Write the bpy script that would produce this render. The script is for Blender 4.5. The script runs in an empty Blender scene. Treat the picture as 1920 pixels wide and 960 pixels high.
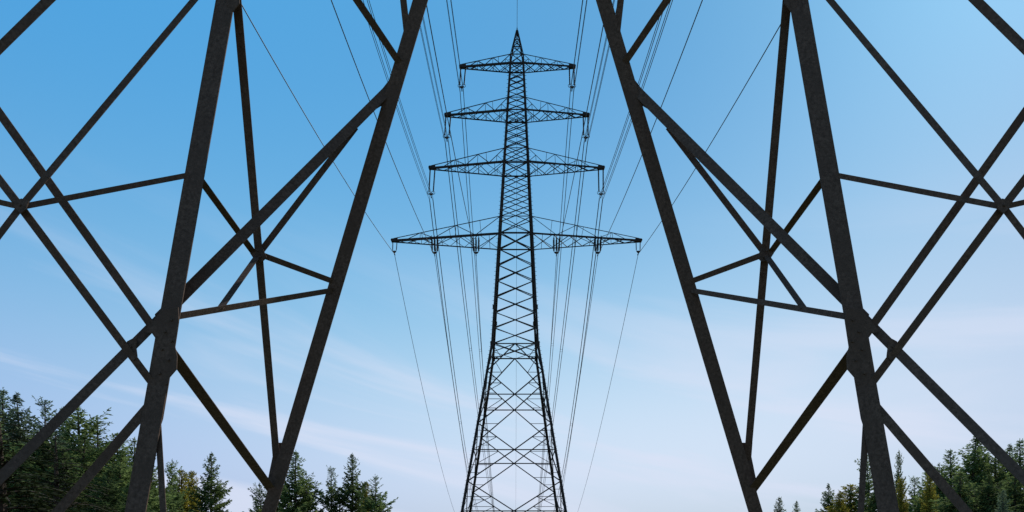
import bpy, bmesh, math, random
import numpy as np
from mathutils import Vector, Matrix
C = bpy.context.scene
COL = C.collection
R = math.radians

# ------------------------------------------------------------ camera, world, sun, exposure
F = 1200.0            # focal length in photo pixels (1920 wide)
HZ = 1072.0           # horizon row in photo pixels (below the frame)
EYE = 1.7
cd = bpy.data.cameras.new('camera')
cam = bpy.data.objects.new('camera', cd); COL.objects.link(cam)
cam.location = (0, 0, EYE); cam.rotation_euler = (R(90), 0, 0)
cd.sensor_width = 36; cd.lens = F / 1920 * 36
cd.shift_y = (HZ - 480) / 1920
cd.clip_end = 20000; cd.clip_start = 0.05
C.camera = cam

SKY_FIT = [(-1.29, 13.48, -38.134, 28.22, -0.491, 1.055, -0.659, -2.163), (-1.10, 8.712, -20.311, 14.471, -0.362, 0.257, -0.426, -2.119), (-0.605, 2.994, -5.504, 3.808, -0.492, 0.537, -0.106, -1.851)]
SUN_EL, SUN_AZ = 42.0, 43.0      # azimuth: degrees to the right of the view direction (+Y)
w = bpy.data.worlds.new('World'); C.world = w; w.use_nodes = True
nt = w.node_tree; nt.nodes.clear()
def N(t, tree=None, **k):
    n = (tree or nt).nodes.new(t)
    for a, b in k.items(): setattr(n, a, b)
    return n
L = nt.links.new
out = N('ShaderNodeOutputWorld'); bg = N('ShaderNodeBackground')
sky = N('ShaderNodeTexSky', sky_type='NISHITA')
sky.sun_disc = False; sky.sun_elevation = R(SUN_EL); sky.sun_rotation = R(SUN_AZ)
sky.air_density = 1.0; sky.dust_density = 0.6; sky.ozone_density = 2.0; sky.altitude = 300
tc = N('ShaderNodeTexCoord')
sep = N('ShaderNodeSeparateXYZ'); L(tc.outputs['Generated'], sep.inputs[0])
# the air of the place: colour response of the sky by height and by distance from the sun's side
def M(op, x, y=None):
    n = N('ShaderNodeMath', operation=op)
    for i, v in enumerate((x, y)):
        if v is None: continue
        if isinstance(v, (int, float)): n.inputs[i].default_value = v
        else: L(v, n.inputs[i])
    return n.outputs[0]
zz = M('MINIMUM', M('MAXIMUM', sep.outputs['Z'], 0.0), .72); xx = M('MINIMUM', M('MAXIMUM', sep.outputs['X'], -.7), .7)
comb = N('ShaderNodeCombineColor')
terms = [zz, M('MULTIPLY', zz, zz), M('MULTIPLY', M('MULTIPLY', zz, zz), zz), xx, M('MULTIPLY', xx, zz), M('MULTIPLY', xx, xx), M('MULTIPLY', M('MULTIPLY', zz, zz), xx)]
for i, cs in enumerate(SKY_FIT):
    v = cs[0]
    for t_, c_ in zip(terms, cs[1:]): v = M('ADD', M('MULTIPLY', t_, c_), v)
    L(M('POWER', math.e, v), comb.inputs[i])
mul = N('ShaderNodeMix', data_type='RGBA', blend_type='MULTIPLY'); mul.inputs[0].default_value = 1
L(sky.outputs[0], mul.inputs[6]); L(comb.outputs[0], mul.inputs[7])
# thin high cloud streaks
m0 = N('ShaderNodeMapping'); m0.inputs['Rotation'].default_value = (0, R(-13), 0); L(tc.outputs['Generated'], m0.inputs[0])
mp = N('ShaderNodeMapping'); mp.inputs['Location'].default_value = (0, 0, 3.1); mp.inputs['Scale'].default_value = (.9, .9, 7)
L(m0.outputs[0], mp.inputs[0])
n1 = N('ShaderNodeTexNoise'); n1.inputs['Scale'].default_value = 1.7; n1.inputs['Detail'].default_value = 7; n1.inputs['Roughness'].default_value = .52
n1.inputs['Distortion'].default_value = .6
L(mp.outputs[0], n1.inputs['Vector'])
cr = N('ShaderNodeMapRange', interpolation_type='SMOOTHSTEP'); cr.inputs[1].default_value = .44; cr.inputs[2].default_value = .64
L(n1.outputs[0], cr.inputs[0])
ev = N('ShaderNodeMapRange', interpolation_type='SMOOTHSTEP'); ev.inputs[1].default_value = .50; ev.inputs[2].default_value = .16; ev.inputs[3].default_value = 0; ev.inputs[4].default_value = .72
L(sep.outputs['Z'], ev.inputs[0])
cm = N('ShaderNodeMath', operation='MULTIPLY'); L(cr.outputs[0], cm.inputs[0]); L(ev.outputs[0], cm.inputs[1])
cmix = N('ShaderNodeMix', data_type='RGBA'); L(cm.outputs[0], cmix.inputs[0]); L(mul.outputs[2], cmix.inputs[6])
cmix.inputs[7].default_value = (4.75, 5.1, 6.15, 1)
L(cmix.outputs[2], bg.inputs[0]); bg.inputs[1].default_value = 0.15
L(bg.outputs[0], out.inputs[0])

sd = bpy.data.lights.new('sun', 'SUN'); sd.energy = 4.5; sd.angle = R(.53); sd.color = (1, .95, .88)
so = bpy.data.objects.new('sun', sd); COL.objects.link(so)
sv = Vector((math.sin(R(SUN_AZ)) * math.cos(R(SUN_EL)), math.cos(R(SUN_AZ)) * math.cos(R(SUN_EL)), math.sin(R(SUN_EL))))
so.rotation_euler = sv.to_track_quat('Z', 'Y').to_euler()
C.view_settings.view_transform = 'Standard'; C.view_settings.look = 'None'
C.view_settings.gamma = 1; C.view_settings.use_curve_mapping = False
C.view_settings.exposure = 0.0

# ------------------------------------------------------------ helpers
def at(px, py, Y):
    return Vector(((px - 960) / F * Y, Y, EYE + (HZ - py) / F * Y))
def mat(name, c1, c2, scale, rough=.8, fine=None, bump=0, metal=0, rnd=0, c3=None, spec=.3, leaf=0):
    m = bpy.data.materials.new(name); m.use_nodes = True; t = m.node_tree
    b = t.nodes['Principled BSDF']; b.inputs['Roughness'].default_value = rough; b.inputs['Metallic'].default_value = metal
    b.inputs['Specular IOR Level'].default_value = spec
    g = N('ShaderNodeNewGeometry', t); no = N('ShaderNodeTexNoise', t)
    t.links.new(g.outputs['Position'], no.inputs['Vector'])
    no.inputs['Scale'].default_value = scale; no.inputs['Detail'].default_value = 6; no.inputs['Roughness'].default_value = .65
    rp = N('ShaderNodeValToRGB', t); rp.color_ramp.elements[0].position = .36; rp.color_ramp.elements[1].position = .66
    rp.color_ramp.elements[0].color = (*c1, 1); rp.color_ramp.elements[1].color = (*c2, 1)
    t.links.new(no.outputs[0], rp.inputs[0]); col = rp.outputs[0]
    if c3:
        n2 = N('ShaderNodeTexNoise', t); n2.inputs['Scale'].default_value = scale * .13; n2.inputs['Detail'].default_value = 4
        t.links.new(g.outputs['Position'], n2.inputs['Vector'])
        r2 = N('ShaderNodeMapRange', t); r2.inputs[1].default_value = .45; r2.inputs[2].default_value = .7
        t.links.new(n2.outputs[0], r2.inputs[0])
        mx = N('ShaderNodeMix', t, data_type='RGBA'); t.links.new(r2.outputs[0], mx.inputs[0]); t.links.new(col, mx.inputs[6]); mx.inputs[7].default_value = (*c3, 1)
        col = mx.outputs[2]
    if rnd:
        oi = N('ShaderNodeObjectInfo', t); hs = N('ShaderNodeHueSaturation', t)
        a = N('ShaderNodeMapRange', t); a.inputs[3].default_value = 1 - rnd; a.inputs[4].default_value = 1 + rnd
        t.links.new(oi.outputs['Random'], a.inputs[0]); t.links.new(a.outputs[0], hs.inputs['Value']); t.links.new(col, hs.inputs['Color'])
        col = hs.outputs[0]
    t.links.new(col, b.inputs['Base Color'])
    if leaf:      # light passes through the needles
        tl = N('ShaderNodeBsdfTranslucent', t); ms = N('ShaderNodeMixShader', t); ms.inputs[0].default_value = leaf
        t.links.new(col, tl.inputs[0]); t.links.new(b.outputs[0], ms.inputs[1]); t.links.new(tl.outputs[0], ms.inputs[2])
        t.links.new(ms.outputs[0], t.nodes['Material Output'].inputs[0])
    if bump:
        bp = N('ShaderNodeBump', t); bp.inputs['Strength'].default_value = bump; bp.inputs['Distance'].default_value = .01
        n3 = N('ShaderNodeTexNoise', t); n3.inputs['Scale'].default_value = fine or scale * 4; n3.inputs['Detail'].default_value = 4
        t.links.new(g.outputs['Position'], n3.inputs['Vector'])
        t.links.new(n3.outputs[0], bp.inputs['Height']); t.links.new(bp.outputs[0], b.inputs['Normal'])
    return m
STEEL = mat('weathered dark steel', (.068, .047, .036), (.138, .095, .073), 22, .9, 90, .5, c3=(.088, .061, .047), spec=.1)
TSTEEL = mat('tower steel', (.012, .010, .009), (.026, .020, .017), 1.2, .7, c3=(.035, .022, .016))
WIRE = mat('conductor', (.02, .02, .022), (.03, .03, .03), 3, .6)
PORC = mat('brown glazed insulator', (.012, .008, .007), (.02, .012, .01), 3, .35)
CONC = mat('concrete footing', (.25, .24, .22), (.38, .37, .35), 4, .9, 30, .4)
BARK = mat('conifer bark', (.035, .025, .018), (.075, .055, .042), 3, .95)
GREEN = mat('spruce needles', (.062, .100, .034), (.205, .265, .085), .9, .85, rnd=.25, c3=(.095, .14, .05), spec=.1, leaf=.5)
TEAL = mat('haze-pale spruce needles', (.075, .125, .080), (.16, .21, .125), .9, .85, rnd=.2, spec=.1, leaf=.5)  # lighter bluish needles: distance haze painted into colour; also serves a pale young spruce
DARK = mat('dark hemlock needles', (.012, .018, .007), (.034, .046, .014), .9, .85, rnd=.1, spec=.1, leaf=.25)
OLIVE = mat('autumn larch needles', (.17, .165, .025), (.32, .28, .045), .9, .85, rnd=.15, spec=.1, leaf=.45)
GRASS = mat('meadow', (.035, .055, .018), (.10, .11, .045), .35, .95, 12, .5, c3=(.12, .10, .06))

class MB:
    def __init__(s): s.v = []; s.f = []
    def add(s, vs, fs):
        o = len(s.v); s.v += [tuple(p) for p in vs]; s.f += [tuple(i + o for i in f) for f in fs]
    def angle(s, p0, p1, a, hint=Vector((0, -1, 0)), t=None, b=None, flip=1):
        """steel angle: flange a wide whose face looks along hint, second flange b runs away from it"""
        p0 = Vector(p0); p1 = Vector(p1); d = (p1 - p0)
        if d.length < 1e-4: return
        d.normalize(); n = hint - d * hint.dot(d)
        if n.length < 1e-3: n = Vector((1, 0, 0)) - d * d.x
        n.normalize(); u = d.cross(n) * flip
        t = t or a * .1; b = b or a * .8
        prof = [(-a/2, 0), (a/2, 0), (a/2, -t), (-a/2 + t, -t), (-a/2 + t, -b), (-a/2, -b)]
        vs = [p + u * x + n * y for p in (p0, p1) for x, y in prof]
        k = len(prof)
        fs = [(i, (i+1) % k, k + (i+1) % k, k + i) for i in range(k)] + [(0, 3, 2, 1), (0, 5, 4, 3), (k, k+1, k+2, k+3), (k, k+3, k+4, k+5)]
        s.add(vs, fs)
    def tube(s, pts, r, n=6, cap=True):
        pts = [Vector(p) for p in pts]; rs = r if isinstance(r, (list, tuple)) else [r] * len(pts)
        o = len(s.v); 
        for i, p in enumerate(pts):
            d = (pts[min(i+1, len(pts)-1)] - pts[max(i-1, 0)]).normalized()
            u = d.cross(Vector((.3, .2, 1)) if abs(d.z) < .95 else Vector((1, 0, 0))).normalized(); q = d.cross(u)
            for k in range(n):
                a = 2*math.pi*k/n; s.v.append(tuple(p + (u*math.cos(a) + q*math.sin(a)) * rs[i]))
        for i in range(len(pts)-1):
            for k in range(n):
                s.f.append((o+i*n+k, o+i*n+(k+1) % n, o+(i+1)*n+(k+1) % n, o+(i+1)*n+k))
        if cap:
            s.f.append(tuple(o+k for k in range(n))[::-1]); s.f.append(tuple(o+(len(pts)-1)*n+k for k in range(n)))
    def box(s, c, sx, sy, sz):
        c = Vector(c)
        vs = [c + Vector((x*sx/2, y*sy/2, z*sz/2)) for x in (-1, 1) for y in (-1, 1) for z in (-1, 1)]
        s.add(vs, [(0,1,3,2),(4,6,7,5),(0,4,5,1),(2,3,7,6),(0,2,6,4),(1,5,7,3)])
    def plate(s, poly, th=Vector((0, .016, 0))):
        k = len(poly); vs = [Vector(p) for p in poly] + [Vector(p) + th for p in poly]
        s.add(vs, [tuple(range(k)), tuple(range(2*k-1, k-1, -1))] + [(i, i+k, (i+1) % k + k, (i+1) % k) for i in range(k)])
    def torus(s, c, R0, r, n=14, m=5):
        o = len(s.v); c = Vector(c)
        for i in range(n):
            a = 2*math.pi*i/n
            for j in range(m):
                b = 2*math.pi*j/m; q = R0 + r*math.cos(b)
                s.v.append((c.x + q*math.cos(a), c.y + r*math.sin(b), c.z + q*math.sin(a)))
        for i in range(n):
            for j in range(m):
                s.f.append((o+i*m+j, o+((i+1) % n)*m+j, o+((i+1) % n)*m+(j+1) % m, o+i*m+(j+1) % m))
    def build(s, name, m, parent=None, org=None, smooth=False):
        org = Vector(org) if org is not None else (parent_world(parent) if parent else Vector((0, 0, 0)))
        me = bpy.data.meshes.new(name)
        me.from_pydata([(x-org.x, y-org.y, z-org.z) for x, y, z in s.v], [], s.f)
        me.materials.append(m)
        if smooth: me.shade_smooth()
        bm = bmesh.new(); bm.from_mesh(me); bmesh.ops.recalc_face_normals(bm, faces=bm.faces); bm.to_mesh(me); bm.free()
        o = bpy.data.objects.new(name, me); COL.objects.link(o)
        if parent:
            o.parent = parent; o.location = org - parent_world(parent)
        else: o.location = org
        return o
def parent_world(p):
    v = Vector((0, 0, 0))
    while p: v += p.location; p = p.parent
    return v
def thing(name, label, cat, loc=(0, 0, 0), group=None):
    o = bpy.data.objects.new(name, None); COL.objects.link(o); o.location = loc
    o['label'] = label; o['category'] = cat
    if group: o['group'] = group
    return o

# ------------------------------------------------------------ ground
def ground_z(x, y):
    s = max(0, y - 105) ; z = -22 * (1 - math.exp(-s / 140)) if s else 0
    return z + .25 * math.sin(x * .05 + 1) * math.sin(y * .043) * min(1, max(0, y - 14) / 30)
def ground():
    xs = [-9000, -4000, -1500, -600, -300] + list(range(-200, 201, 8)) + [300, 600, 1500, 4000, 9000]
    ys = [-9000, -3000, -800, -200] + list(range(-60, 300, 8)) + [350, 450, 600, 900, 1500, 3000, 6000, 12000]
    v = [(x, y, ground_z(x, y)) for y in ys for x in xs]; n = len(xs)
    f = [(j*n+i, j*n+i+1, (j+1)*n+i+1, (j+1)*n+i) for j in range(len(ys)-1) for i in range(n-1)]
    me = bpy.data.meshes.new('ground'); me.from_pydata(v, [], f); me.materials.append(GRASS); me.shade_smooth()
    o = bpy.data.objects.new('ground', me); COL.objects.link(o); o['kind'] = 'structure'
ground()

# ------------------------------------------------------------ central tower
D = 65.0
def zl(y, Yd): return EYE + (HZ - y) / F * Yd
def cx(z):      # axis of the tower, leaning a touch as in the photo
    zb = zl(958, D)
    return ((963.4 + (zb*0 + (z - 8.0) / D * F) * .0068) - 960) / F * D
def hw(y):      # half width in photo pixels of the front face
    if y >= 644: return 43 + (y - 644) * .172
    if y >= 101: return 11.8 + (y - 101) * (43 - 11.8) / 543
    return .8 + (y - 55) * 11.0 / 46
def level(y):
    h = hw(y); wd = D * h / (F + h); return wd, zl(y, D - wd)
def corner(y, sx, sy):
    wd, z = level(y); return Vector((cx(z) + sx*wd, D + sy*wd, z))
TB = Vector((cx(0), D, 0))
tower = thing('lattice_tower', 'tall dark steel lattice tower standing free in the middle with four tiers of cross-arms', 'pylon', TB)
SX = [(-1, -1), (1, -1), (1, 1), (-1, 1)]
# legs with their climbing pegs
YB = 1072 + 0
ybot = 1106.0
for sx, sy in SX:
    m = MB()
    ys = [ybot, 644, 101]
    for a, b, wdt in ((ybot, 900, .27), (900, 644, .25), (644, 405, .21), (405, 277, .18), (277, 101, .15)):
        m.angle(corner(a, sx, sy), corner(b, sx, sy), wdt, Vector((0, sy, 0)), t=.03, b=wdt, flip=sx*sy)
    m.angle(corner(101, sx, sy), corner(56, sx, sy), .10, Vector((0, sy, 0)), t=.02, flip=sx*sy)
    if sy == -1:
        z0, z1 = level(1000)[1], level(110)[1]; k = 0
        while z0 + k*.42 < z1:
            zz = z0 + k*.42; k += 1
            # invert level() by bisection
            lo, hi = 56, 1110
            for _ in range(30):
                md = (lo+hi)/2
                if level(md)[1] > zz: lo = md
                else: hi = md
            p = corner(lo, sx, sy); wv = .10 if lo > 400 else .07
            m.box(p + Vector((sx*(wv+.07), -.02, 0)), .14, .022, .022)
    m.build('leg', TSTEEL, tower)
# body bracing: collect members as (p0, p1, width, outward)
mem = []
def face(y, k):   # two corners of face k at level y
    a, b = SX[k], SX[(k+1) % 4]
    return corner(y, *a), corner(y, *b)
OUT = [Vector((0, -1, 0)), Vector((1, 0, 0)), Vector((0, 1, 0)), Vector((-1, 0, 0))]
armTop = [101, 182, 277, 405]; armLow = [117, 205, 302, 437]
# dense X panels above the waist
ys = [101.0, 117.0]
def fill(a, b):
    h = hw((a+b)/2)*2*.385; n = max(1, round((b-a)/h))
    return [a + (b-a)*(i+1)/n for i in range(n)]
stops = [117, 182, 205, 277, 302, 405, 437, 644]
for a, b in zip(stops[:-1], stops[1:]): ys += fill(a, b)
for i in range(len(ys)-1):
    for k in range(4):
        a0, b0 = face(ys[i], k); a1, b1 = face(ys[i+1], k)
        wd = .085 if ys[i] > 405 else .07 if ys[i] > 205 else .06
        mem.append((a0, b1, wd, OUT[k])); mem.append((b0, a1, wd, OUT[k]))
for y in armTop + armLow + [644]:
    for k in range(4):
        a, b = face(y, k); mem.append((a, b, .11 if y in armLow+[644] else .08, OUT[k]))
for y in armLow+[644]:    # plan bracing
    mem.append((corner(y, -1, -1), corner(y, 1, 1), .06, Vector((0, 0, 1))))
    mem.append((corner(y, 1, -1), corner(y, -1, 1), .06, Vector((0, 0, 1))))
# peak
pk = [101, 88, 77, 68]
for i in range(3):
    for k in range(4):
        a0, b0 = face(pk[i], k); a1, b1 = face(pk[i+1], k)
        mem.append((a0, b1, .05, OUT[k])); mem.append((b0, a1, .05, OUT[k])); mem.append((a1, b1, .05, OUT[k]))
# diamond panels below the waist
cn = [644, 739, 843, 958, 1075]; ln = [695, 793, 902, 1018]
for i in range(4):
    for k in range(4):
        yt, yl, yb = cn[i], ln[i], cn[i+1]
        at_, bt = face(yt, k); al, bl = face(yl, k); ab, bb = face(yb, k)
        ct = (at_+bt)/2; cb = (ab+bb)/2; o = OUT[k]
        for leg_, top_, bot_ in ((al, at_, ab), (bl, bt, bb)):
            mem.append((ct, leg_, .105, o)); mem.append((leg_, cb, .105, o))
            # light struts between the leg and the diamonds
            for f_, cc, ll in ((.52, ct, top_), (.52, cb, bot_)):
                mid = leg_.lerp(cc, f_); onleg = leg_.lerp(ll, f_)
                mem.append((mid, onleg, .055, o))
                mem.append((mid, leg_.lerp(ll, .98 if cc is cb else .02), .055, o))
                q = leg_.lerp(cc, .27); ql = leg_.lerp(ll, .27)
                mem.append((q, ql, .05, o))
        mem.append((ab, bb, .10, o))
# waist: a short post under the middle of each face and a diamond in plan
for k in range(4):
    a, b = face(644, k); c_ = (a+b)/2; a2, b2 = face(739, k); a3, b3 = face(644, (k+1) % 4)
    mem.append((c_, (a3+b3)/2, .07, Vector((0, 0, 1))))
    q1, q2 = face(668, k); mem.append((a, c_.lerp(face(695, k)[0], .5), .055, OUT[k])); mem.append((b, c_.lerp(face(695, k)[1], .5), .055, OUT[k]))
mem.sort(key=lambda q: -((q[0]-q[1]).length * q[2] / ((q[0]+q[1])/2).y * (1.6 if q[3].y else .6)) + (50 if (q[0].z+q[1].z)/2 < 7 else 0))
for p0, p1, wd, o in mem[:100]:
    m = MB(); m.angle(p0, p1, wd, o, t=.02); m.build('brace', TSTEEL, tower)
m = MB()
for p0, p1, wd, o in mem[100:]: m.angle(p0, p1, wd, o, t=.015)
bo = m.build('bracing', TSTEEL, tower); bo['kind'] = 'stuff'
# gussets on the front and back legs
for y in (576, 644, 695, 739, 793, 843, 902):
    for sx, sy in SX:
        p = corner(y, sx, sy); g = .22 if y in (644, 576) else .15
        m = MB(); m.plate([p + Vector((-g*.8, sy*.035, -g)), p + Vector((g*.8, sy*.035, -g)), p + Vector((g*.8, sy*.035, g)), p + Vector((-g*.8, sy*.035, g))], Vector((0, .02*sy, 0)))
        m.build('gusset_plate', TSTEEL, tower)
# footings
for sx, sy in SX:
    p = corner(ybot, sx, sy); m = MB(); m.box((p.x, p.y, .25), 1.1, 1.1, 1.1); m.build('footing', CONC, tower)

# cross-arms
tips = [(863, 1077.5, 127, .55), (835, 1103.5, 217, .6), (805.5, 1132, 318, .65), (735, 1202, 451, .6)]
tierw = ['topmost', 'second', 'third', 'lowest']
arm_tip = {}
for i, (xl, xr, yt, tl) in enumerate(tips):
    for s in (-1, 1):
        px = xl if s < 0 else xr
        tip = at(px, yt, D); low_z = (corner(armLow[i], s, -1)).z
        tip.z = low_z + .12; arm_tip[(i, s)] = tip
        root = [corner(armLow[i], s, -1), corner(armLow[i], s, 1), corner(armTop[i], s, -1), corner(armTop[i], s, 1)]
        hd = [tip + Vector((-s*tl*.3, -.16, -.1)), tip + Vector((-s*tl*.3, .16, -.1)), tip + Vector((-s*tl*.3, -.14, .14)), tip + Vector((-s*tl*.3, .14, .14))]
        m = MB()   # tip casting
        m.plate([tip + Vector((-s*.6, -.2, -.12)), tip + Vector((.05*s, -.15, -.13)), tip + Vector((.12*s, -.15, 0)), tip + Vector((.05*s, -.15, .13)), tip + Vector((-s*.6, -.18, .16))], Vector((0, .36, 0)))
        arm = m.build('crossarm', TSTEEL, tower, org=tip)
        for j in range(4):
            c_ = MB(); c_.angle(root[j], hd[j], (.17, .09, .06, .055)[j], Vector((0, -1 if j % 2 == 0 else 1, 0)), t=.03)
            c_.build('chord', TSTEEL, arm)
        b_ = MB()
        def low(j, t): return root[j].lerp(hd[j], t)
        fr = [0, .22, .41, .61, .745, .88] if i == 3 else [0, .20, .36, .52, .68, .84]
        for side in (0, 1):
            for q in range(len(fr)-1):
                a_ = low(side + (2 if q % 2 == 0 else 0), fr[q]); c2 = low(side + (0 if q % 2 == 0 else 2), fr[q+1])
                b_.angle(a_, c2, .055, Vector((0, -1 if side == 0 else 1, 0)))
                # vertical under every upper node, small strut up from each lower node
                if q % 2 == 1: b_.angle(low(side+2, fr[q+1]), low(side, fr[q+1]), .045, Vector((0, -1, 0)))
            if i < 3:
                mdp = low(side+2, 0).lerp(low(side, fr[1]), .5)
                b_.angle(mdp, low(side, fr[1]*.5), .045, Vector((0, -1, 0))); b_.angle(mdp, low(side, 0), .045, Vector((0, -1, 0)))
        nb = 7 if i == 3 else 5
        fb = [1 - (1-q/nb)**1.0 for q in range(nb+1)]
        fb = [.98*(q/nb)**.85 for q in range(nb+1)]
        for q in range(nb):
            b_.angle(low(0, fb[q]), low(1, fb[q+1]), .06, Vector((0, 0, -1))); b_.angle(low(1, fb[q]), low(0, fb[q+1]), .06, Vector((0, 0, -1)))
            mq = (fb[q]+fb[q+1])/2
            b_.angle(low(0, mq), low(1, mq), .045, Vector((0, 0, -1)))
            if q % 2 == 0: b_.angle(low(2, fb[q+1]), low(3, fb[q+1]), .04, Vector((0, 0, -1)))
        b_.build('lattice_bracing', TSTEEL, arm)

# ------------------------------------------------------------ insulators and conductors
def insulator_string(p0, p1, r, parent):
    m = MB(); p0 = Vector(p0); p1 = Vector(p1); L_ = (p1-p0).length; n = int(L_/.11)
    pts = [p0]; rs = [.02]
    a, b = .06, .94
    for q in range(n):
        t = a + (b-a)*q/n; t2 = a + (b-a)*(q+.45)/n
        for tt, rr in ((t, r*.7), (t + (t2-t)*.3, r), (t2, r), (t2+.001, r*.7)):
            pts.append(p0.lerp(p1, tt)); rs.append(rr)
    pts.append(p0.lerp(p1, b)); rs.append(.025); pts.append(p1); rs.append(.02)
    m.tube(pts, rs, 7)
    return m.build('insulator', PORC, parent)
side_w = {-1: 'left', 1: 'right'}
def hang(i, s, pxoff, length, cat_label, sep_=.5, r=.075, ring=True, x=None, rows=1, zdrop=0, ytop=0, lean=0):
    tip = arm_tip[(i, s)]
    xx = tip.x - s*.30 if x is None else x
    top = Vector((xx, D, tip.z - .12 - zdrop))
    t = thing('insulator_set', cat_label, 'insulator', top, 'insulators hanging from the tower arms')
    bot = top + Vector((-s*lean*0 + (-.10 if s < 0 else .02)*lean, 0, -length))
    for row in range(rows):
        yo = 0 if rows == 1 else (-.25 + .5*row/(rows-1))
        for q in ((-1, 1) if rows == 1 else (-1, 0, 1)):
            a = top + Vector((q*sep_/2, yo, 0)); b = bot + Vector((q*sep_*.45, yo*.3, .14))
            insulator_string(a, b, r, t)
            if ring:
                m = MB(); m.torus(b + Vector((0, 0, .03)), .17, .024); m.build('arcing_ring', TSTEEL, t)
            h = MB(); h.tube([a + Vector((0, 0, .14)), a], .03, 5); h.build('shackle', TSTEEL, t)
    y_ = MB(); y_.plate([bot + Vector((-sep_*.5, -.03, .12)), bot + Vector((sep_*.5, -.03, .12)), bot + Vector((sep_*.22, -.03, -.08)), bot + Vector((-sep_*.22, -.03, -.08))], Vector((0, .06, 0)))
    y_.build('yoke_plate', TSTEEL, t)
    cl = MB(); cl.tube([bot + Vector((0, -.3, -.16)), bot + Vector((0, .3, -.16))], .05, 6); cl.tube([bot + Vector((0, 0, -.05)), bot + Vector((0, 0, -.3))], .035, 5)
    cl.build('clamp', TSTEEL, t)
    return bot + Vector((0, 0, -.2))
def fit2(z0, s1, z1, s2, z2):
    # drop = a s - b s^2 through two points
    d1, d2 = z0-z1, z0-z2
    b = (d1/s1 - d2/s2) / (s2 - s1); b = min(.0030, max(.0006, b))
    a = d2/s2 + b*s2
    return a, b
VX = 966.0
def conductor(start, near, aways, label, bundle=True, rad=.026):
    """near: photo pixel where the span overhead leaves the frame; aways: two pixels on the span beyond"""
    st = Vector(start); x0 = st.x - (VX-960)/F*D
    def depth(px, vx): return x0*F/(px - vx)
    pts = []
    if x0 and abs(x0) > .5:
        Y1 = depth(near[0], VX); z1 = zl(near[1], Y1); s1 = D - Y1
        b = .0016; a = (st.z - z1)/s1 + b*s1
        Ya = [depth(q[0], VX) for q in aways]; za = [zl(q[1], y_) for q, y_ in zip(aways, Ya)]
        A, B = fit2(st.z, Ya[0]-D, za[0], Ya[1]-D, za[1])
    else:
        a, b = .30, .0016; A, B = .42, .0012
    nn = 60
    bk = []
    for q in range(nn, 0, -1):
        s_ = (q/nn)**1.3 * 130; bk.append(Vector((st.x - (VX-960)/F*s_*.0, D - s_, st.z - a*s_ + b*s_*s_)))
    fw = []
    for q in range(1, nn+1):
        s_ = (q/nn)**1.3 * min(230, A/(2*B)*1.5); fw.append(Vector((st.x, D + s_, st.z - A*s_ + B*s_*s_)))
    # keep the perspective centre of the line at VX
    for p in bk + fw: p.x = x0 + (VX-960)/F*p.y
    path = bk + [st] + fw
    if bundle:
        t = thing('conductor_bundle', label, 'power line', st, 'power lines strung on the tower')
        g = .17
        for dx, dz in ((-g, -g), (g, -g), (g, g), (-g, g)):
            m = MB(); m.tube([p + Vector((dx, 0, dz - g)) for p in path], rad*.85, 4, True); m.build('conductor', WIRE, t)
        for s_ in (34, 58, 84, 115):
            y_ = D + s_; k = min(range(len(path)), key=lambda j: abs(path[j].y - y_)); p = path[k] + Vector((0, 0, -g))
            m = MB()
            for u, v in (((-g, -g), (g, -g)), ((g, -g), (g, g)), ((g, g), (-g, g)), ((-g, g), (-g, -g))):
                m.tube([p + Vector((u[0], 0, u[1])), p + Vector((v[0], 0, v[1]))], .018, 4)
            m.build('spacer', WIRE, t)
    else:
        m = MB(); m.tube(path, rad, 5)
        t = m.build('conductor', WIRE, None, org=st)
        t['label'] = label; t['category'] = 'power line'; t['group'] = 'power lines strung on the tower'
def mir(p, s):
    return p if s < 0 else (2*967.5 - p[0] + (3 if p[1] == 0 else 0), p[1])
near = {0: (842, 0), 1: (783, 0), 2: (686, 0)}
awy = {0: [(905, 712), (926, 958)], 1: [(861, 470), (893, 740)], 2: [(846, 670), (893, 950)]}
lens = [2.0, 2.22, 2.6]
for i in range(3):
    for s in (-1, 1):
        b = hang(i, s, 0, lens[i], f'pair of long dark insulators with rings at the {side_w[s]} end of the {tierw[i]} cross-arm', sep_=.48, lean=1.5)
        conductor(b, mir(near[i], s), [mir(q, s) for q in awy[i]], f'bundle of four thin conductors clamped below the {side_w[s]} end of the {tierw[i]} cross-arm')
for s in (-1, 1):
    b = hang(3, s, 0, 1.05, f'short twin insulator at the {side_w[s]} tip of the lowest, widest cross-arm', sep_=.42, r=.055, ring=False, lean=.5)
    conductor(b, mir((448, 0), s), [mir((785, 695), s), mir((851, 957), s)], f'single thin cable running from the {side_w[s]} tip of the lowest cross-arm', False)
    for px, nr, aw, wd in ((815, (621, 0), [(843, 670), (885, 950)], 'outer'), (892.5, (798, 0), [(906, 717), (925, 950)], 'inner')):
        p = at(px if s < 0 else 2*967.5-px+1, 440, D)
        b = hang(3, s, 0, 1.5, f'dense dark insulator cluster at the {wd} position under the {side_w[s]} half of the lowest cross-arm', sep_=.58, r=.085, ring=False, x=p.x, rows=2, zdrop=-.35)
        conductor(b, mir(nr, s), [mir(q, s) for q in aw], f'single conductor hung from the {wd} insulator cluster on the {side_w[s]} of the lowest cross-arm', False)
apex = Vector((cx(level(56)[1]), D, level(56)[1]))
m = MB(); m.tube([apex + Vector((0, 0, -.6)), apex + Vector((0, 0, .25))], [.10, .05], 6); m.build('peak_cap', TSTEEL, tower)
conductor(apex + Vector((0, 0, .2)), None, None, 'lone earth wire running over the pointed top of the lattice tower', False, .02)

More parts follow.
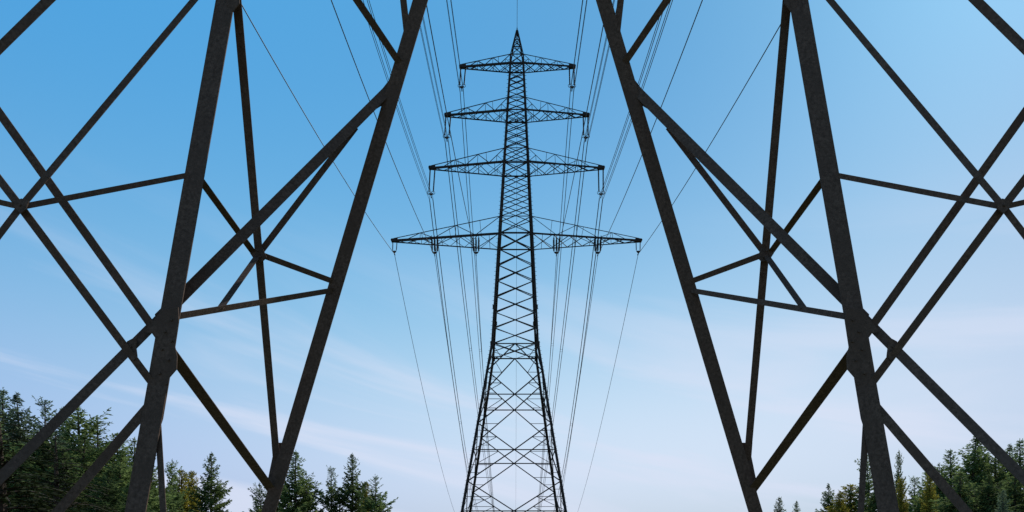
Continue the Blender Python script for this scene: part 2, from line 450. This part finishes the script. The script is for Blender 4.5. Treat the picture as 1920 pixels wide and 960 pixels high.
# ------------------------------------------------------------ near pylon, straddling the camera's view
py_ = thing('lattice_pylon', 'close-up dark mottled steel pylon legs and braces framing both sides of the view', 'pylon', (0, 9, 0))
def line_pt(a, b, ya, yb, py=None, px=None):
    """point on a 3D line given by two photo pixels with depths, at a photo row or column"""
    t = (py - a[1])/(b[1]-a[1]) if py is not None else (px - a[0])/(b[0]-a[0])
    iv = 1/ya + (1/yb - 1/ya)*t
    return (a[0] + (b[0]-a[0])*t, a[1] + (b[1]-a[1])*t, 1/iv)
OLa, OLb, OYa, OYb = (422, 0), (253, 960), 8.8, 8.0
ILa, ILb, IYa, IYb = (788, 0), (503, 960), 10.4, 11.3
def OL(y): return line_pt(OLa, OLb, OYa, OYb, py=y)
def IL(y): return line_pt(ILa, ILb, IYa, IYb, py=y)
M4a, M4b = OL(572)[2], IL(165)[2]
def M4(x): return line_pt((324, 572), (735, 161), M4a + .12, M4b + .07, px=x)
def M3(y): return line_pt((444, 0), (517, 845), OL(0)[2] + .04, IL(845)[2] + .08, py=y)
LY = 7.7
def back(p, d): return (p[0], p[1], p[2] + d)
def far(px, py, Y=LY): return (px, py, Y)
n1_, n2_ = far(86, 331), far(38, 388, 7.62)
nodeN = M3(476)
XL = -330  # an unseen outer leg stands off the left (and right) edge of the picture
def XLg(y): return line_pt((-190, 0), (-208, 960), 7.7, 7.4, py=y)
mems = [  # start, end, width px, name
    ('leg', OL(-480), OL(1262), 36), ('leg', IL(-480), IL(1194), 26.5), ('leg', XLg(-400), XLg(1330), 30),
    ('vertical_brace', M3(-84), M3(890), 14.5),
    ('diagonal_brace', M4(742), M4(-262) if False else M4(300), 20.5),
    ('diagonal_brace', M4(318), M4(-206), 20),
    ('diagonal_brace', (667, 238, IL(200)[2]*.97), nodeN, 12),
    ('diagonal_brace', OL(748), XLg(1335), 19),
    ('diagonal_brace', OL(645), back(IL(925), .12), 17.5),
    ('diagonal_brace', XLg(-50), OL(645), 15.5),
    ('diagonal_brace', XLg(91), n2_, 14.5), ('diagonal_brace', n2_, OL(730), 14.5),
    ('diagonal_brace', (420, -68, OL(-68)[2]), n1_, 12.5), ('diagonal_brace', n1_, n2_, 13), ('diagonal_brace', n2_, XLg(703), 13),
    ('diagonal_brace', (330, -236, 8.3), XLg(280), 19.5),
    ('horizontal_brace', OL(326), n2_, 10.5), ('horizontal_brace', n2_, XLg(335), 10.5),
    ('diagonal_brace', OL(323), (476, 475, nodeN[2]), 11.5),
    ('diagonal_brace', nodeN, IL(530), 10.5), ('diagonal_brace', nodeN, (413, 577, 0), 10.5),
    ('horizontal_brace', OL(596), IL(544), 10.5),
    ('vertical_brace', OL(735), (321, 1225, OL(1200)[2]), 11.5),
    ('diagonal_brace', (580, -132, OL(-132)[2]), IL(122), 13.5), ('vertical_brace', (703, -478, 9.85), IL(78), 12.5),
]
hz0, hz1 = OL(596), IL(544)
k_ = line_pt(hz0[:2], hz1[:2], hz0[2], hz1[2], px=413)
mems = [(n, a, (b if b[2] else (b[0], b[1], k_[2])), w_) for n, a, b, w_ in mems]
def W(p, s): 
    v = at(p[0], p[1], p[2]); 
    if s > 0: v.x = -v.x
    return v
def edge(A, B, n=Vector((0, -1, 0))):
    # the second flange stands on the edge turned away from the middle of the structure
    d = (B - A).normalized(); n = (n - d*n.dot(d)).normalized(); u = d.cross(n)
    mid = (A+B)/2; return -1 if u.dot(Vector((mid.x, 0, mid.z - EYE))) > 0 else 1
def bolt(m, p, r=.016):
    m.tube([p + Vector((0, .004, 0)), p + Vector((0, -.018, 0))], r, 6)
for s in (-1, 1):
    for q, (nm, a, b, wp) in enumerate(mems):
        oy = .003*(q % 7) - (.03 if nm == 'leg' else 0)
        A, B = W(back(a, oy), s), W(back(b, oy), s); Ym = ((1/a[2] + 1/b[2])/2)**-1
        aw = wp/F*Ym
        m = MB(); hint = Vector((0, -1, 0)); d_ = (B - A).normalized(); v_ = ((A + B)/2 - Vector((0, 0, EYE))).normalized()
        if nm != 'leg':      # braces tilted towards the ground on purpose, to keep sunlight off their faces
            for kz in (.4, .55, .7):
                hint = Vector((0, -1, -kz)); n_ = (hint - d_*hint.dot(d_)).normalized()
                if n_.dot(sv) < -.06: break
        n_ = (hint - d_*hint.dot(d_)).normalized(); u_ = d_.cross(n_)
        # real width that gives the member its width in the photograph
        pr = lambda v: Vector((v.x/v.y*F, (v.z-EYE)/v.y*F)); mp_ = (A + B)/2
        ax = (pr(mp_ + d_*.2) - pr(mp_ - d_*.2)).normalized(); wv_ = pr(mp_ + u_*aw/2) - pr(mp_ - u_*aw/2)
        aw *= wp / max(.6*wp, abs(ax.x*wv_.y - ax.y*wv_.x))
        m.angle(A, B, aw, hint, t=max(.010, aw*.07), b=aw*(.6 if nm == 'leg' else .15 if nm == 'horizontal_brace' else .4), flip=edge(A, B, hint))
        m.build(nm, STEEL, py_)
    # gusset plates: outlines read off the photo, at the depth of the leg
    def gus(pts, Y, dy=-.04, bolts=()):
        m = MB(); m.plate([W((x, y, Y + dy), s) for x, y in pts], Vector((0, .014, 0)))
        for x, y in bolts: bolt(m, W((x, y, Y + dy), s))
        m.build('gusset_plate', STEEL, py_)
    gus([(303, 582), (334, 576), (335, 604), (328, 650), (332, 668), (331, 692), (318, 707), (305, 785), (300, 800), (286, 800), (277, 712), (291, 632), (287, 625), (270, 622)], OL(690)[2], -.055,
        [(322, 600), (310, 622), (322, 640), (304, 655), (316, 675), (300, 700), (312, 720), (296, 745)])
    gus([(238, 640), (257, 630), (255, 652), (257, 668), (250, 676), (232, 660)], line_pt((324, 572), (735, 161), M4a+.12, M4b, px=245)[2], -.03, [(246, 650)])
    gus([(751, 79), (763, 62), (757, 150), (728, 208), (714, 198), (694, 210), (667, 242), (660, 240), (731, 148), (741, 118), (745, 100)], IL(140)[2], .05, [(745, 130), (735, 150), (724, 170), (712, 180), (735, 178)])
    gus([(492, 464), (500, 482), (492, 490), (478, 489), (469, 475), (480, 467)], nodeN[2], -.03, [(484, 470), (478, 482), (489, 482)])
    gus([(509, 830), (528, 830), (536, 850), (520, 905), (497, 916), (502, 900), (511, 856)], IL(870)[2], .13, [(520, 850), (512, 885)])
    gus([(436, 22), (449, 6), (449, -40), (430, -60), (424, 10)], OL(0)[2], -.045, [])
    gus([(28, 376), (40, 372), (54, 376), (48, 392), (38, 400), (26, 388)], 7.6, -.03, [(38, 385)])
    # footings
    for p in (OL(1262), IL(1194), XLg(1330)):
        g = W(p, s); m = MB(); m.box((g.x, g.y, .0), 1.0, 1.0, .7); m.build('footing', CONC, py_)
# beams that tie the legs together above the picture
tops = [W(OL(-480), -1), W(IL(-480), -1), W(IL(-480), 1), W(OL(-480), 1), W(XLg(-400), 1), W(XLg(-400), -1)]
for a, b in ((0, 1), (1, 2), (2, 3), (3, 4), (0, 5), (0, 3)):
    m = MB(); m.angle(tops[a], tops[b] + Vector((0, .01, 0)), .2, Vector((0, -1, 0))); m.build('top_beam', STEEL, py_)

# ------------------------------------------------------------ trees
def conifer_meshes(kind, seed):
    rng = np.random.default_rng(seed); H = 16.0
    P = dict(spruce=dict(R=5.0, pw=.95, step=.42, nb=6, up0=.75, dn=-.25, irr=.45, tw=1.0, gap=.05),
             pine=dict(R=6.0, pw=.85, step=.50, nb=7, up0=.80, dn=.10, irr=.85, tw=1.15, gap=.22),
             larch=dict(R=3.4, pw=.75, step=.28, nb=6, up0=.9, dn=.1, irr=.35, tw=.8, gap=.05),
             column=dict(R=2.2, pw=.5, step=.25, nb=6, up0=1.2, dn=.5, irr=.3, tw=.8, gap=.03),
             droop=dict(R=4.8, pw=.6, step=.62, nb=5, up0=.5, dn=.05, irr=.35, tw=1.0, gap=.05))[kind]
    tr = MB()
    lean = rng.normal(0, .15, 2)
    tp = [Vector((lean[0]*t*t, lean[1]*t*t, H*t)) for t in np.linspace(0, 1, 9)]
    tr.tube(tp, [.24*(1-t)**.8 + .012 for t in np.linspace(0, 1, 9)], 7)
    V = []; 
    z = H*.14; cards = []
    phase = 0
    while z < H - .12:
        u = z/H; csz = (.5 + .5*min(1, (H-z)/3.5))*(.6 if kind == 'droop' else 1); Rz = P['R']*(1-u)**P['pw'] * (1 if u > .3 else .75+.8*u) + .03
        nb = max(3, int(P['nb']*(.6 + .6*(1-u)) + rng.integers(0, 2)))
        bulge = 1 + P['irr']*.5*math.sin(z*1.7 + seed)
        for k in range(nb):
            if rng.random() < P['gap']: continue
            az = phase + 2*math.pi*k/nb + rng.normal(0, .25)
            Ln = Rz*bulge*(1 - P['irr']*rng.random()**1.5)
            up = P['up0']*u**1.5 + P['dn']*(1-u) + rng.normal(0, .10)
            base = Vector((lean[0]*u*u, lean[1]*u*u, z + rng.normal(0, .08)))
            d = np.array([math.cos(az), math.sin(az)])
            ns = 5; pts = []
            for j in range(ns+1):
                t = j/ns; r_ = Ln*t
                zz = r_*math.tan(up)*(1 if up > 0 else (1 - .25*t)) + Ln*(.16*t*t if kind != 'droop' else .35*t - .75*t*t)
                pts.append(base + Vector((d[0]*r_, d[1]*r_, zz)))
            tr.tube(pts, [max(.008, (.045 if kind != 'droop' else .15)*(1-j/ns)*(1-u)+.01) for j in range(ns+1)], 3, False)
            # side twigs carrying needles
            nt_ = max(5, int(Ln/.125))
            for j in range(nt_):
                t = (.12 if u < .7 else .0) + (.88 if u < .7 else 1)*(j + rng.random())/nt_; t = min(t, .999)
                q = int(t*ns); p = pts[q].lerp(pts[q+1], t*ns-q)
                for sd_ in ((-1, 1) if rng.random() < .6 else (-1, 1, .25)):
                    tl = P['tw']*(.22 + .30*Ln*(1-t)*.8)*(.6+.6*rng.random())
                    a2 = az + sd_*(.85 + rng.normal(0, .2)); 
                    dirv = Vector((math.cos(a2), math.sin(a2), (-.30 if kind in ('spruce', 'droop') else .25) + rng.normal(0, .15))).normalized()
                    nn = max(1, int(tl/.165))
                    for c in range(nn):
                        s0 = p + dirv*(tl*c/nn)
                        dd = (dirv + Vector(rng.normal(0, .30, 3))).normalized()
                        cards.append((s0, dd, (.26 + .20*rng.random())*csz, (.05 + .045*rng.random())*csz))
            # tip
            dd = (pts[-1]-pts[-2]).normalized()
            for c in range(3): cards.append((pts[-1] - dd*.1*c, (dd + Vector(rng.normal(0, .2, 3))).normalized(), .28*csz, .055*csz))
        phase += 1.1; z += P['step']*(1.15 - .55*u)*(.8 + .4*rng.random())
    for c in range(12): cards.append((tp[-1] - Vector((0, 0, .06*c)), Vector((rng.normal(0, .3), rng.normal(0, .3), 1)).normalized(), .20, .025))
    n = len(cards)
    b = np.array([c[0] for c in cards]); d = np.array([c[1] for c in cards]); l = np.array([c[2] for c in cards])[:, None]; wd = np.array([c[3] for c in cards])[:, None]
    r = rng.normal(0, 1, (n, 3)); sdv = np.cross(d, r); sdv /= np.linalg.norm(sdv, axis=1)[:, None]
    mid = b + d*l*.45
    Vv = np.stack([b, mid + sdv*wd, b + d*l, mid - sdv*wd], 1).reshape(-1, 3)
    me = bpy.data.meshes.new(kind + ' crown'); Fc = np.arange(4*n).reshape(-1, 4)
    me.from_pydata(Vv.tolist(), [], Fc.tolist())
    tm = bpy.data.meshes.new(kind + ' trunk'); tm.from_pydata(tr.v, [], tr.f); tm.materials.append(BARK)
    return tm, me
MESH = {}
def meshes(kind, seed, m):
    key = (kind, seed)
    if key not in MESH: MESH[key] = conifer_meshes(kind, seed)
    tm, cm_ = MESH[key]; k2 = (kind, seed, m.name)
    if k2 not in MESH:
        c = cm_.copy(); c.materials.append(m); MESH[k2] = c
    return tm, MESH[k2]
cnt = 0
def tree(px, ptop, Y, kind, m, label, wide=1.0, group='conifers along the edge of the clearing', name=None, bx=0):
    global cnt; cnt += 1
    top = at(px, ptop, Y); gz = ground_z(top.x, Y) - .1
    H = top.z - gz
    nm = name or dict(spruce='spruce_tree', pine='pine_tree', larch='larch_tree', column='larch_tree', droop='hemlock_tree')[kind]
    t = thing(nm, label, 'tree', (top.x, Y, gz), group)
    sc = H/16.0; rz = (cnt*2.399) % 6.283
    tm, cm_ = meshes(kind, 1 + cnt % (3 if kind in ('spruce', 'pine') else 2), m)
    for n_, me in (('trunk', tm), ('crown', cm_)):
        o = bpy.data.objects.new(n_, me); COL.objects.link(o); o.parent = t
        o.scale = (sc*wide, sc*wide, sc); o.rotation_euler = (0, 0, rz)
    return t
#   left of the picture
T = tree
T(3, 728, 62, 'spruce', TEAL, 'hazy bluish spruce at the far left edge, highest top of the left wood', 1.22)
T(47, 740, 60, 'spruce', TEAL, 'slim bluish spruce second from the left edge, top rising above the dark wood', 1.15)
T(84, 752, 64, 'pine', TEAL, 'thin bluish tree top third from the left edge, just left of the long diagonal brace', 1.08)
T(118, 764, 66, 'spruce', TEAL, 'narrow spruce whose top pokes up where the long diagonal brace crosses the wood', 1.08)
T(155, 762, 52, 'pine', GREEN, 'broad green conifer whose ragged top stands just right of the long diagonal brace', 1.55)
T(186, 790, 50, 'pine', GREEN, 'green pine sloping down right of the broad ragged top in the left wood', 1.49)
T(222, 812, 52, 'spruce', GREEN, 'green spruce between the two left diagonal braces', 1.49)
T(247, 822, 55, 'pine', GREEN, 'thin topped pine tucked against the lower diagonal brace beside the left outer leg', 1.22)
T(286, 868, 56, 'spruce', GREEN, 'low spruce showing between the left outer leg and its thin vertical brace', 1.22)
T(120, 840, 40, 'spruce', GREEN, 'bushy mid green spruce filling the middle of the left wood', 1.69)
T(190, 880, 38, 'spruce', GREEN, 'rounded low spruce at the foot of the left wood beside the lower diagonal brace', 1.76)
T(245, 905, 42, 'spruce', GREEN, 'lowest dark green spruce right against the left outer leg', 1.62)
T(40, 830, 44, 'spruce', GREEN, 'dense spruce behind the drooping dark limbs at the left edge', 1.62)
T(8, 776, 15, 'droop', DARK, 'near black hemlock at the left edge with long drooping limbs', 2.4)
T(108, 812, 20, 'droop', DARK, 'dark drooping hemlock in front of the left wood under the long diagonal brace', 1.9)
T(322, 862, 68, 'pine', GREEN, 'thin dark pine just right of the thin vertical brace of the left leg', 0.83)
T(340, 880, 72, 'larch', OLIVE, 'yellowish slim larch with a bare dark tip right of the left outer leg', 1.35)
T(357, 884, 74, 'larch', OLIVE, 'yellow green larch touching the pointed spruce left of centre', 1.35)
T(395, 848, 66, 'spruce', GREEN, 'pointed isolated spruce standing alone between the two left legs', 1.08)
T(492, 905, 70, 'pine', GREEN, 'low pine left of the foot of the left inner leg', 1.00)
T(519, 852, 72, 'spruce', GREEN, 'narrow spruce directly behind the foot of the left inner leg', 0.90)
T(553, 845, 66, 'spruce', GREEN, 'broad full spruce right of the left inner leg, widest of the middle trees', 1.40)
T(580, 885, 68, 'pine', GREEN, 'shorter pine leaning on the right flank of the broad full spruce', 1.00)
T(622, 878, 70, 'pine', GREEN, 'ragged pine just right of the broad full spruce, left of the pointed one', 0.94)
T(661, 850, 70, 'spruce', GREEN, 'tall spruce with a high pointed top left of the central tower', 1.08)
T(684, 905, 76, 'larch', OLIVE, 'small yellowish tree between the high pointed spruce and the round end pine', 1.35)
T(706, 895, 68, 'pine', GREEN, 'round topped pine ending the left row, nearest to the central tower', 1.11)
T(-20, 760, 50, 'spruce', GREEN, 'dark green spruce cut by the left edge behind the drooping limbs', 1.50)
T(150, 815, 46, 'pine', GREEN, 'full green pine between the long diagonal brace and the lower diagonal brace', 1.60)
T(85, 800, 50, 'spruce', GREEN, 'deep green spruce just under the three bluish tops of the left wood', 1.50)
T(262, 872, 48, 'pine', GREEN, 'low pine hugging the left outer leg on its left side', 1.40)
T(215, 850, 46, 'spruce', GREEN, 'mid height spruce above the lowest trees of the left wood', 1.40)
#   right of the picture
T(1460, 932, 84, 'spruce', GREEN, 'small dark spruce tip, leftmost tree right of the central tower', 1.20)
T(1493, 939, 84, 'spruce', GREEN, 'tiny spruce tip beside the leftmost spruce tip on the right', 0.90)
T(1555, 906, 70, 'spruce', GREEN, 'dark narrow spruce standing left of the yellow trees', 1.05)
T(1572, 925, 66, 'larch', OLIVE, 'short golden larch at the foot of the narrow dark spruce', 1.58)
T(1592, 908, 70, 'larch', OLIVE, 'yellow larch just left of the thin vertical brace of the right leg', 2.03)
T(1632, 846, 68, 'pine', GREEN, 'dark conifer seen between the right leg and its thin vertical brace', 0.80)
T(1650, 885, 62, 'spruce', GREEN, 'green spruce hidden behind the right outer leg', 1.35)
T(1685, 843, 76, 'pine', GREEN, 'slender tall tree with an oval top right of the right outer leg', 0.42)
T(1690, 902, 58, 'column', OLIVE, 'narrow bright yellow green poplar shaped larch beside the right outer leg', 0.72)
T(1716, 896, 66, 'pine', GREEN, 'low ragged pine between the slender tree and the right wood', 1.12)
T(1740, 878, 62, 'spruce', GREEN, 'green conifer just left of the lower right diagonal brace', 1.26)
T(1742, 895, 54, 'column', OLIVE, 'faint yellow larch in front of the right wood', 0.78)
T(1785, 842, 60, 'spruce', GREEN, 'rust tipped conifer rising right of the lower diagonal brace', 1.26)
T(1763, 868, 58, 'pine', GREEN, 'ragged green pine crossed by the lower right diagonal brace', 1.26)
T(1818, 818, 58, 'spruce', GREEN, 'tall spruce, highest top of the right wood, just under the long diagonal brace', 1.40)
T(1840, 822, 60, 'spruce', GREEN, 'spruce top crossed by the long diagonal brace on the right', 1.40)
T(1868, 850, 56, 'pine', GREEN, 'bushy conifer right beneath the long diagonal brace at the right', 1.40)
T(1883, 834, 60, 'spruce', GREEN, 'spruce top above the long diagonal brace near the right edge', 1.12)
T(1912, 825, 58, 'spruce', GREEN, 'spruce at the very right edge of the picture', 1.40)
T(1800, 885, 46, 'spruce', GREEN, 'bushy dark spruce filling the foot of the right wood', 1.82)
T(1850, 890, 44, 'spruce', GREEN, 'low dense spruce at the foot of the right wood near the corner', 1.82)
T(1900, 880, 46, 'spruce', GREEN, 'low spruce in the bottom right corner', 1.82)
T(1880, 918, 40, 'spruce', TEAL, 'small pale green young spruce tip low in the right wood', 0.98)
